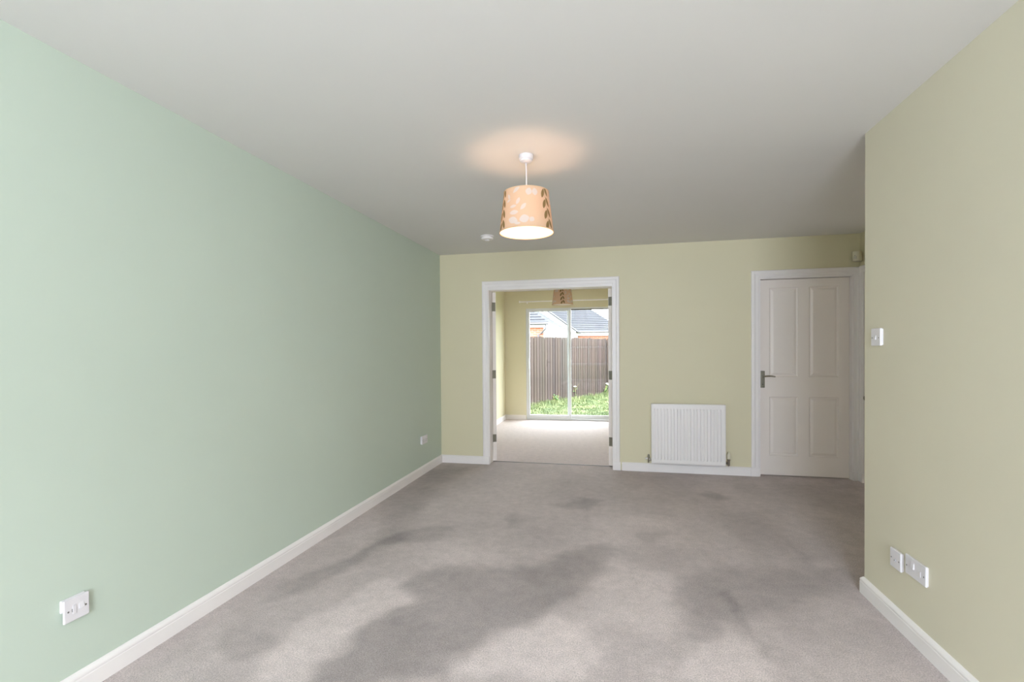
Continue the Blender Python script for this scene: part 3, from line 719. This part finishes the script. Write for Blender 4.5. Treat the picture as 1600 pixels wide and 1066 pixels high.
fence((FE.x+.02, FE.y-.0), (1, .02), 44, .088, 'weathered brown back fence of narrow upright boards behind the lawn', 1.67)

def by_fence(x, y):
    t = (y-FA.y)/FD.y; d = x-(FA.x+FD.x*t); return (.05 < d < .05+random.random()**2*.9) or (y > 15.3 and x > FA.x+FD.x*t+.05)
blades('long_grass', 2600, -3.0, 1.5, 10.6, 15.62, .05, .17, 'longer ragged grass growing along the foot of the fences', by_fence)
# weeds against the fence
def weed(name, label, x, y, h_, n, flowers, col):
    w_ = thing(name, label, 'plant', (x, y, GZ))
    st = MB(); lf = MB(); fl = MB()
    for k in range(n):
        a = random.uniform(0, 2*PI); r_ = random.uniform(.02, .16); hh = h_*random.uniform(.6, 1.05)
        tip = (r_*math.cos(a)*1.6, r_*math.sin(a)*1.2, hh); st.tube([(r_*.3*math.cos(a), r_*.3*math.sin(a), 0), (r_*.8*math.cos(a), r_*.8*math.sin(a), hh*.55), tip], [.006, .005, .003], 5)
        for q in range(5):
            t = .15+.16*q; a2 = random.uniform(0, 2*PI); cx, cy, cz = tip[0]*t, tip[1]*t, hh*t; L = random.uniform(.07, .13)
            ex, ey = math.cos(a2)*L, math.sin(a2)*L; px, py = -math.sin(a2)*L*.22, math.cos(a2)*L*.22
            lf.add([(cx, cy, cz), (cx+ex*.5+px, cy+ey*.5+py, cz+.03), (cx+ex, cy+ey, cz+.01), (cx+ex*.5-px, cy+ey*.5-py, cz+.03)], [(0, 1, 2, 3)])
        if flowers and k < flowers:
            fl.lathe([(0, .02), (.03, .03), (.048, .012), (.03, -.004), (0, -.012)], 9, tip)
    st.build('stem', M_STEM, w_); lf.build('foliage', col, w_, kind='stuff')
    if flowers: fl.build('flower', M_PETAL, w_, kind='stuff')
    return w_
M_DRY = mat('dry_foliage', (206, 186, 112), .8, .2, 20)
weed('flowering_weed', 'weed with cream flower heads against the side fence, by the door mullion', -1.30, 14.05, .52, 9, 5, M_LEAF)
weed('leafy_weed', 'low leafy green weed at the foot of the side fence', -1.62, 13.1, .26, 8, 0, M_LEAF)
weed('leafy_weed', 'straggling green weed right of the door mullion at the fence foot', -1.16, 14.5, .34, 9, 0, M_LEAF)
weed('dry_weed', 'yellowed dry weed clump at the corner of the two fences', -.93, 15.0, .55, 12, 0, M_DRY)
weed('tall_weed', 'tall thin green weed behind the yellowed clump in the fence corner', -.80, 15.35, .80, 6, 0, M_LEAF)
weed('flowering_weed', 'small weed with cream flowers at the foot of the back fence', -.42, 15.55, .34, 6, 3, M_LEAF)

# ------------------------------------------------------------------ neighbouring houses
def courses(x0, x1, y, z, n, g, slope, hl=0, hr=0, mb_=None):
    """stepped tile courses rising away from the camera; hl/hr: how fast the ends draw in (hips)"""
    m_ = mb_ or MB(); cs, sn = math.cos(slope), math.sin(slope)
    for i in range(n):
        a = i*g*cs; b = (i+1.15)*g*cs; za = z+i*g*sn; zb = z+(i+1.15)*g*sn
        xa0, xa1 = x0+hl*a, x1-hr*a; xb0, xb1 = x0+hl*b, x1-hr*b
        if xa1-xa0 < .1: break
        if xb1 < xb0: xb0 = xb1 = (xb0+xb1)/2
        m_.add([(xa0, y+a, za+.012), (xa1, y+a, za+.012), (xb1, y+b, zb-.008), (xb0, y+b, zb-.008), (xa0, y+a, za+.045), (xa1, y+a, za+.045), (xb1, y+b, zb+.004), (xb0, y+b, zb+.004)],
               [(0, 1, 5, 4), (4, 5, 6, 7), (0, 4, 7, 3), (1, 2, 6, 5), (0, 3, 2, 1)])
    return m_
SL = math.radians(35)
# brick outbuilding
ga = thing('brick_outbuilding', 'small orange brick building with a grey hipped roof beyond the side fence', 'building', (0, 0, GZ))
MB().box(-8.2, -2.74, 18.25, 22, 0, 2.36).build('brick_wall', M_BRICK, ga)
MB().box(-2.745, -2.72, 18.27, 22, 0, 2.36).build('side_wall', M_RENDER, ga)
MB().box(-8.4, -2.66, 18.06, 18.25, 2.34, 2.46).build('fascia', M_FASCIA, ga)
MB().tube([(-8.4, 18.0, 2.47), (-2.50, 18.0, 2.47)], .05, 10).build('gutter', M_GUTTER, ga)
dp = MB().tube([(-2.62, 18.02, 2.44), (-2.62, 18.06, 2.28), (-2.80, 18.20, 2.12), (-2.93, 18.2, 2.02), (-2.93, 18.2, 0)], .034, 10)
dp.tube([(-2.93, 18.2, 1.98), (-2.93, 18.2, 2.06)], .046, 10).build('downpipe', M_GUTTER, ga)
courses(-8.5, -2.5, 18.0, 2.50, 22, .2, SL, 0, 1.0).build('roof_tiles', M_TILE, ga, kind='stuff')
hr = MB()
nn = 20
for i in range(nn):
    a = i*.2*math.cos(SL); b = (i+1.15)*.2*math.cos(SL); za = 2.5+i*.2*math.sin(SL); zb = 2.5+(i+1.15)*.2*math.sin(SL)
    hr.add([(-2.5-a, 18+a, za), (-2.5-a, 24-a, za), (-2.5-b, 24-b, zb), (-2.5-b, 18+b, zb), (-2.5-a, 18+a, za+.045), (-2.5-a, 24-a, za+.045), (-2.5-b, 24-b, zb+.004), (-2.5-b, 18+b, zb+.004)], [(0, 1, 5, 4), (4, 5, 6, 7)])
    if 24-2*(18+b-12) < 0: pass
    if 24-b <= 18+b: break
hr.build('side_roof_tiles', M_TILE, ga, kind='stuff')
# house across the street, behind the camera
st_ = thing('street_house', None, None, (0, 0, GZ), kind='structure')
MB().box(-22, 22, -26, -18, 0, 5.2).build('brick_wall', mat('dark_brick', (110, 84, 78), .9, .1, 6), st_)
MB().add([(-22.3, -17.6, 5.1), (22.3, -17.6, 5.1), (22.3, -26.4, 5.1), (-22.3, -26.4, 5.1), (-22.3, -22, 7.6), (22.3, -22, 7.6)], [(0, 1, 5, 4), (2, 3, 4, 5), (0, 4, 3), (1, 2, 5), (0, 3, 2, 1)]).build('roof_slope', M_TILE, st_)
# bungalow with a white gable
bu = thing('bungalow', 'white gabled house with a long grey tiled roof beyond the fences', 'building', (0, 0, GZ))
MB().box(-14, .25, 28.3, 36, 0, 2.44).build('brick_wall', M_BRICK, bu)
MB().box(-2.2, .5, 28.05, 28.3, 2.30, 2.48).build('fascia', M_FASCIA, bu)
MB().tube([(-2.25, 27.98, 2.51), (.55, 27.98, 2.51)], .055, 10).build('gutter', M_GUTTER, bu)
MB().tube([(-2.30, 27.9, 2.60), (-2.30, 27.9, 2.44), (-2.30, 28.2, 2.2), (-2.30, 28.2, 0)], [.12, .05, .04, .04], 10).build('downpipe', M_GUTTER, bu)
courses(-14, .5, 28.0, 2.54, 26, .2, SL, 0, 1.0).build('roof_tiles', M_TILE, bu, kind='stuff')
gz = lambda x: 2.45+(-2.2-x)*.71
AX = -5.2; HX = -8.2
MB().add([(HX, 25, 0), (-2.2, 25, 0), (-2.2, 25, 2.45), (AX, 25, gz(AX)), (HX, 25, 2.45), (HX, 28.6, 0), (-2.2, 28.6, 0), (-2.2, 28.6, 2.45), (AX, 28.6, gz(AX)), (HX, 28.6, 2.45)],
         [(0, 1, 2, 3, 4), (9, 8, 7, 6, 5), (0, 5, 6, 1), (1, 6, 7, 2), (2, 7, 8, 3), (3, 8, 9, 4), (4, 9, 5, 0)]).build('gable_wall', M_RENDER, bu)
def barge(xa, za, xb, zb, y0, y1, th): return MB().add([(xa, y0, za), (xb, y0, zb), (xb, y0, zb+th), (xa, y0, za+th), (xa, y1, za), (xb, y1, zb), (xb, y1, zb+th), (xa, y1, za+th)], [(0, 1, 2, 3), (7, 6, 5, 4), (0, 4, 5, 1), (3, 2, 6, 7), (0, 3, 7, 4), (1, 5, 6, 2)])
barge(AX, gz(AX)-.10, -2.05, gz(-2.05)-.10, 24.90, 24.97, .20).build('bargeboard', M_FASCIA, bu)
barge(AX, gz(AX)-.10, HX-.15, gz(-2.05)-.10, 24.90, 24.97, .20).build('bargeboard', M_FASCIA, bu)
barge(AX, gz(AX)+.10, -2.03, gz(-2.03)+.10, 24.85, 31, .06).build('gable_roof_slope', M_TILE, bu)
barge(AX, gz(AX)+.10, HX-.17, gz(-2.03)+.10, 24.85, 31, .06).build('gable_roof_slope', M_TILE, bu)
